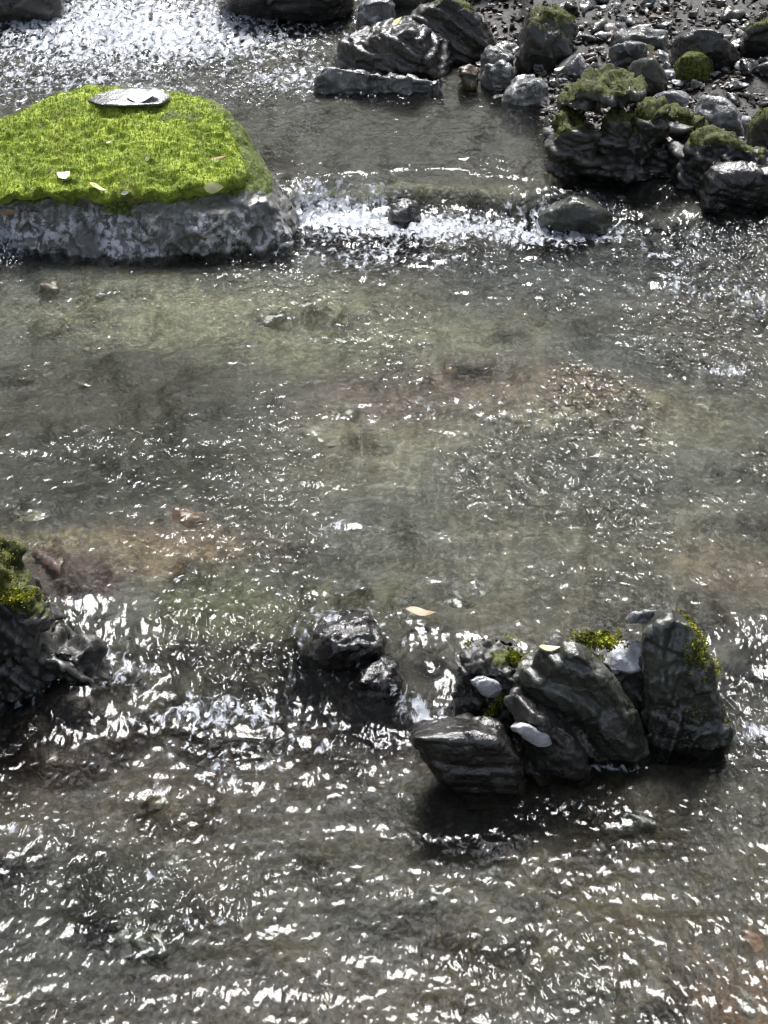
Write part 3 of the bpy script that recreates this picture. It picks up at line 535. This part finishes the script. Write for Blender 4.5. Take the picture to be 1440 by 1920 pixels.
# ------------------------------------------------------------------ stones repeated: bank gravel and stones under water
def pebble_mesh(seed, flat):
    g = np.random.default_rng(seed); pts = g.normal(0, 1, (16, 3)); pts /= np.linalg.norm(pts, axis=1)[:, None]; pts *= np.array([1, .75, flat])*g.uniform(.75, 1.05, (16, 1))
    co, nr, f = remesh([pts], .12); co = smooth_v(co, f, 1); b, s, c = worley(co*1.6, seed); co = co+nr*(.12*(c-.5)*ss(0, .2, s-b)+.06*fbm(co, 3, 3, seed))[:, None]
    return co, f
protos = {}
def pebble(name, kind, mat, loc, size, rot, label, group, cat='stone'):
    k = (kind, mat)
    if k not in protos:
        co, f = pebble_mesh(300+kind, [.35, .5, .3, .6, .42, .25][kind % 6]); o = mesh_obj(name, co*.02, f, M[mat], attrs={'moss': np.zeros(len(co))}); protos[k] = o
    else: o = protos[k].copy(); col.objects.link(o)
    o.name = name; o.location = loc; o.rotation_euler = rot; s = size/.02; o.scale = (s, s, s); tag(o, label, cat, group); return o
mats = ['slate', 'slate', 'grey', 'brown', 'olive', 'rubble', 'pale', 'tan']
n = 0; words = {'slate': 'dark wet', 'grey': 'grey', 'brown': 'brown', 'olive': 'olive grey', 'pale': 'pale', 'tan': 'pinkish tan', 'rubble': 'speckled grey'}
for k in range(900):
    if n >= 290: break
    px = random.uniform(880, 1470); py = random.uniform(-10, 330)
    if py > 190+(px-1000)*.25 and px < 1440 and random.random() < .8: continue
    z = Z2+.05
    for _ in range(3): p = at_z(px, py, z); z = ground_z(p[0], p[1])
    if z < Z2-.02 or p[1] > 6.4: continue
    mt = random.choice(mats); big = random.random() < .15
    pebble('pebble', random.randrange(6), mt, (p[0], p[1], z+.008), random.uniform(.04, .055) if big else random.uniform(.017, .034), (random.uniform(-.5, .5), random.uniform(-.5, .5), random.uniform(0, 6.3)), words[mt]+' small stone among the gravel of the right bank', 'pebbles of the right bank'); n += 1
def gravel():
    g = np.random.default_rng(5); base = [pebble_mesh(400+k, .4) for k in range(1)]; bm = bmesh.new(); bmesh.ops.create_icosphere(bm, subdivisions=1, radius=1); bm.verts.ensure_lookup_table()
    bv = np.array([v.co[:] for v in bm.verts]); bf = np.array([[v.index for v in q.verts] for q in bm.faces]); bm.free(); V = []; Fc = []; k = 0
    for _ in range(9000):
        px, py = g.uniform(860, 1500), g.uniform(-20, 340); z = Z2+.05
        for _i in range(3): p = at_z(px, py, z); z = ground_z(p[0], p[1])
        if z < float(water_z(np.array([p[0]]), np.array([p[1]]))[0])-.01 or p[1] > 6.4: continue
        v = bv*g.uniform(.7, 1.15, (len(bv), 1))*g.uniform(.006, .015)*np.array([1, g.uniform(.4, .9), g.uniform(.15, .5)])
        Rm = np.array(Matrix.Rotation(g.uniform(0, 6.3), 3, 'Z')@Matrix.Rotation(g.normal(0, .5), 3, 'X')@Matrix.Rotation(g.normal(0, .5), 3, 'Y'))
        V.append(v@Rm.T+np.array([p[0], p[1], z+.004])); Fc.append(bf+k*len(bv)); k += 1
        if k >= 3000: break
    cols = g.uniform(.4, 1.6, (k, 1))*np.where(g.uniform(0, 1, (k, 1)) < .25, np.array([[.22, .18, .15]]), np.array([[.055, .052, .045]])); 
    tag(mesh_obj('gravel', np.concatenate(V), np.concatenate(Fc), M['gravel'], smooth=False, attrs={'col': np.repeat(cols, len(bv), 0)}), 'fine dark gravel and chips of the right bank', 'gravel', kind='stuff')
gravel()
g_ = random.Random(11)
for k in range(60):
    px = g_.uniform(-60, 1500); py = g_.uniform(500, 1920); z = -.03 if py > 1400 else Z1-.03
    if 1150 < py < 1420: continue
    mt = g_.choice(['olive', 'brown'])
    for _ in range(2): p = at_z(px, py, z); z = ground_z(p[0], p[1])
    pebble('submerged_stone', g_.randrange(6), mt, (p[0], p[1], z-.018), g_.uniform(.03, .07), (g_.uniform(-.15, .15), g_.uniform(-.15, .15), g_.uniform(0, 6.3)), {'olive': 'olive grey', 'brown': 'dull brown', 'grey': 'plain grey', 'sand': 'plain buff'}[mt]+' stone half sunk in the stream bed under the ripples', 'stones under the water')
SUB = [(60, 985, .05, 'sand', 'pale flat stone under water at the left, near the edge'), (150, 1000, .035, 'sand', 'small pale flat stone under water beside the maroon stone'), (110, 1062, .07, 'maroon', 'large maroon stone under water at left'),
 (245, 1060, .02, 'sand', 'tiny buff stone under water right of the maroon stone'), (350, 1000, .055, 'rust', 'orange brown stone under water left of centre'), (470, 1075, .05, 'olive', 'greenish submerged stone above the lower fall'),
 (420, 1130, .06, 'olive', 'green algae covered stone under water above the left fall'), (850, 715, .07, 'rust', 'rusty stone under water at the middle of the pool'), (1090, 720, .05, 'rust', 'reddish stone under water right of the rusty one'), (960, 740, .05, 'maroon', 'dull maroon stone under sparkling ripples'),
 (640, 640, .06, 'grey', 'grey stone just under the surface left of the pool centre'), (600, 830, .07, 'sand', 'sandy stone under water below the pool centre'), (1300, 780, .07, 'sand', 'buff stone under water near the right edge'), (1360, 1030, .05, 'rust', 'orange stone under water near the right edge, below the buff one'),
 (1050, 900, .07, 'grey', 'broad grey stone under water right of centre'), (900, 1130, .06, 'grey', 'grey submerged stone above the foreground cluster'), (190, 565, .016, 'white', 'tiny white stone showing below the green boulder'), (700, 1640, .06, 'grey', 'grey stone under the lower pool centre'),
 (1380, 1800, .06, 'rust', 'orange stone under water near the bottom right corner'), (330, 1620, .06, 'olive', 'dark olive stone under water in the lower left'), (550, 1800, .06, 'brown', 'brown stone under water near the bottom'), (100, 1420, .06, 'brown', 'brown stone under water below the left rock'),
 (480, 1230, .045, 'brown', 'brown stone under the glassy lip of the lower fall'), (900, 350, .05, 'brown', 'brown stone at the lip of the upper fall'), (620, 345, .05, 'sand', 'sandy stone under the lip of the upper fall near the boulder')]
for i, (px, py, r, mt, lb) in enumerate(SUB):
    z = 0. if py > 1330 else Z2 if py < 360 else Z1; z -= .035
    for _ in range(2): p = at_z(px, py, z); z = ground_z(p[0], p[1])-.75*r*[.35, .5, .3, .6, .42, .25][i % 6]-.002
    pebble('submerged_stone', i % 6, mt, tuple(p[:2])+(z,), r, (random.uniform(-.15, .15), random.uniform(-.15, .15), random.uniform(-.6, .6)), lb, 'stones under the water')

# ------------------------------------------------------------------ fallen leaves
DG = bpy.context.evaluated_depsgraph_get(); DG.update()
def leaf(px, py, Y, ln, mat, label, rz=0, tilt=(-.5, 0), name='fallen_leaf', wd=.5, z=None, curl=.25):
    d = Vector(ray(px, py)).normalized(); hit, p, nrm, _i, _o, _m = S.ray_cast(DG, cam.location, d); p = np.array(p); nn = 9; V = []
    for i in range(nn+1):
        t = i/nn; w_ = wd*ln*.5*math.sin(math.pi*t**.8)**.8*(1-.15*t)
        for s in (-1, 0, 1): V.append(((t-.5)*ln, s*w_, curl*ln*((t-.5)**2)+abs(s)*w_*.25*math.sin(5*t+ln*900)))
    n0 = len(V); V += [(x, y, z_-.0007) for x, y, z_ in V]; Fc = []
    for i in range(nn):
        for s in (0, 1):
            a = i*3+s; q = (a, a+3, a+4, a+1); Fc.append(q[::-1]); Fc.append(tuple(k+n0 for k in q))
    o = mesh_obj(name, V, Fc, M[mat]); nv = (nrm*.6+Vector((0, -.25, 1))*.5).normalized(); xa = (Vector((1, 0, 0))-nv*nv.x).normalized(); ya = nv.cross(xa); mt3 = Matrix((xa, ya, nv)).transposed(); o.location = Vector(p)-d*.006+nv*.003; o.rotation_mode = 'XYZ'; o.rotation_euler = (mt3@Matrix.Rotation(rz, 3, 'Z')).to_euler(); tag(o, label, 'leaf'); return o
leaf(270, 180, YA+.40, .08, 'leaf_white', 'large white leaf on the very top of the green boulder', .1, (-.5, 0), wd=.6, curl=.06)
leaf(120, 330, YA+.04, .036, 'leaf_cream', 'crumpled cream leaf low on the left of the mossy boulder', .9, (-.7, .2), wd=.9)
leaf(128, 338, YA+.02, .032, 'leaf_cream', 'cream leaf overlapping the crumpled one on the moss', -.4, (-.8, 0), wd=.7)
leaf(182, 353, YA+.01, .042, 'leaf_yellow', 'pale yellow oval leaf at the lower rim of the moss', .05, (-.8, 0))
leaf(401, 352, YA+.01, .045, 'leaf_yellow', 'cream oval leaf at the lower right rim of the moss', .05, (-.9, 0), wd=.6)
leaf(410, 298, YA+.09, .045, 'leaf_tan', 'grey brown leaf pressed in the moss on the right of the boulder', -.1, (-.6, 0), wd=.35)
leaf(205, 268, YA+.13, .014, 'leaf_yellow', 'tiny yellow leaf in the middle of the moss', .3)
leaf(278, 297, YA+.1, .014, 'leaf_yellow', 'tiny bright leaf right of the middle of the moss', 1.3, wd=.9)
leaf(128, 187, YA+.36, .018, 'leaf_yellow', 'small yellow leaf on the left shoulder of the boulder')
leaf(478, 379, YA-.0, .022, 'leaf_cream', 'small cream leaf on the grey base at the boulder right', 1.2, (-1, 0))
leaf(235, 362, YA-.01, .02, 'leaf_cream', 'small cream leaf right of the yellow oval one', .4, (-.9, 0))
leaf(15, 398, YA-.03, .04, 'leaf_tan', 'tan leaf caught at the left edge under the moss', .1, (-.9, 0), wd=.4)
leaf(1216, 92, 0, .034, 'leaf_yellow', 'bright yellow leaf standing out on the gravel bank', .3, (-.9, 0), wd=.9, z=Z2+.12)
leaf(1050, 130, 0, .03, 'leaf_cream', 'cream leaf on the stones below the smooth pale stone', .1, (-.6, 0), z=Z2+.08)
leaf(745, 42, 0, .04, 'leaf_yellow', 'yellow leaf at the foot of the thin mossy ridge', .8, (-.8, 0), z=Z3+.02)
leaf(790, 1150, 0, .05, 'leaf_tan', 'buff leaf drifting above the crumbly mossy rock', -.3, (0, 0), z=Z1+.004, wd=.4)
leaf(1030, 1217, YC-.0, .03, 'leaf_yellow', 'yellow leaf lying on the top of the leaning slab', .05, (-.8, 0), wd=.4)
leaf(880, 1195, YC+.02, .02, 'leaf_cream', 'little cream leaf on the crumbly mossy rock', .2, (-.8, 0))
leaf(870, 300, 0, .03, 'leaf_cream', 'cream leaf floating near the upper fall', .4, (-.3, 0), z=Z2+.005)

# ------------------------------------------------------------------ splash drops on the falls
def splash():
    bm = bmesh.new(); bmesh.ops.create_icosphere(bm, subdivisions=1, radius=1); bm.verts.ensure_lookup_table(); bv = np.array([v.co[:] for v in bm.verts]); bf = np.array([[v.index for v in f_.verts] for f_ in bm.faces]); bm.free()
    g = np.random.default_rng(3); Xc = g.uniform(-1.3, 1.3, 60000); Yc = g.uniform(2, 6.4, 60000); fo = foam_sheen_map(Xc, Yc)
    cl = fbm2(Xc, Yc*.8, 14, 2, 77); k = g.uniform(0, 1, len(Xc)) < np.clip(fo-.12, 0, 1)*.5*ss(-.3, .6, cl); Xc, Yc = Xc[k], Yc[k]
    n = len(Xc); zc = water_z(Xc, Yc)+g.exponential(.004, n); r = g.uniform(.0012, .0034, n)
    sc = np.stack([r, r*g.uniform(.8, 1.6, n), r*g.uniform(.7, 1.8, n)], 1)
    V = (bv[None]*sc[:, None]+np.stack([Xc, Yc, zc], 1)[:, None]).reshape(-1, 3); Fc = (bf[None]+(np.arange(n)*len(bv))[:, None, None]).reshape(-1, 3)
    tag(mesh_obj('water_splash', V, Fc, M['splash']), 'white splashing drops over the falls', 'splash', kind='stuff')
splash()

# ------------------------------------------------------------------ leaf canopy over the stream (mirrored in the water, shades the sky)
def canopy():
    g = np.random.default_rng(9); n = 26000
    x = g.uniform(-13, 13, n); y = g.uniform(-5, 22, n); z = 6.5+g.uniform(0, 3, n)
    d = fbm2(x, y, .35, 3, 300); toward = np.exp(-(((x-.4)/2.6)**2+((y-7.2)/3.0)**2))+1.2*np.exp(-(((x-1.5)/.9)**2+((y-12.5)/3.)**2))
    k = d > .0+1.6*toward+.5*np.exp(-((x/3.)**2+((y+3)/3.)**2)); x, y, z = x[k], y[k], z[k]; n = len(x)
    a = g.normal(0, 1, (n, 3)); a /= np.linalg.norm(a, axis=1)[:, None]; b = np.cross(a, g.normal(0, 1, (n, 3))); b /= np.linalg.norm(b, axis=1)[:, None]
    s = g.uniform(.12, .3, n)[:, None]; c = np.stack([x, y, z], 1)
    V = np.stack([c-a*s, c-b*s*.5, c+a*s, c+b*s*.5], 1).reshape(-1, 3); Fc = np.arange(n*4).reshape(-1, 4)
    tag(mesh_obj('tree_canopy', V, Fc, M['canopy'], smooth=False), 'dark leaf canopy arching over the stream', 'canopy', kind='stuff')
canopy()
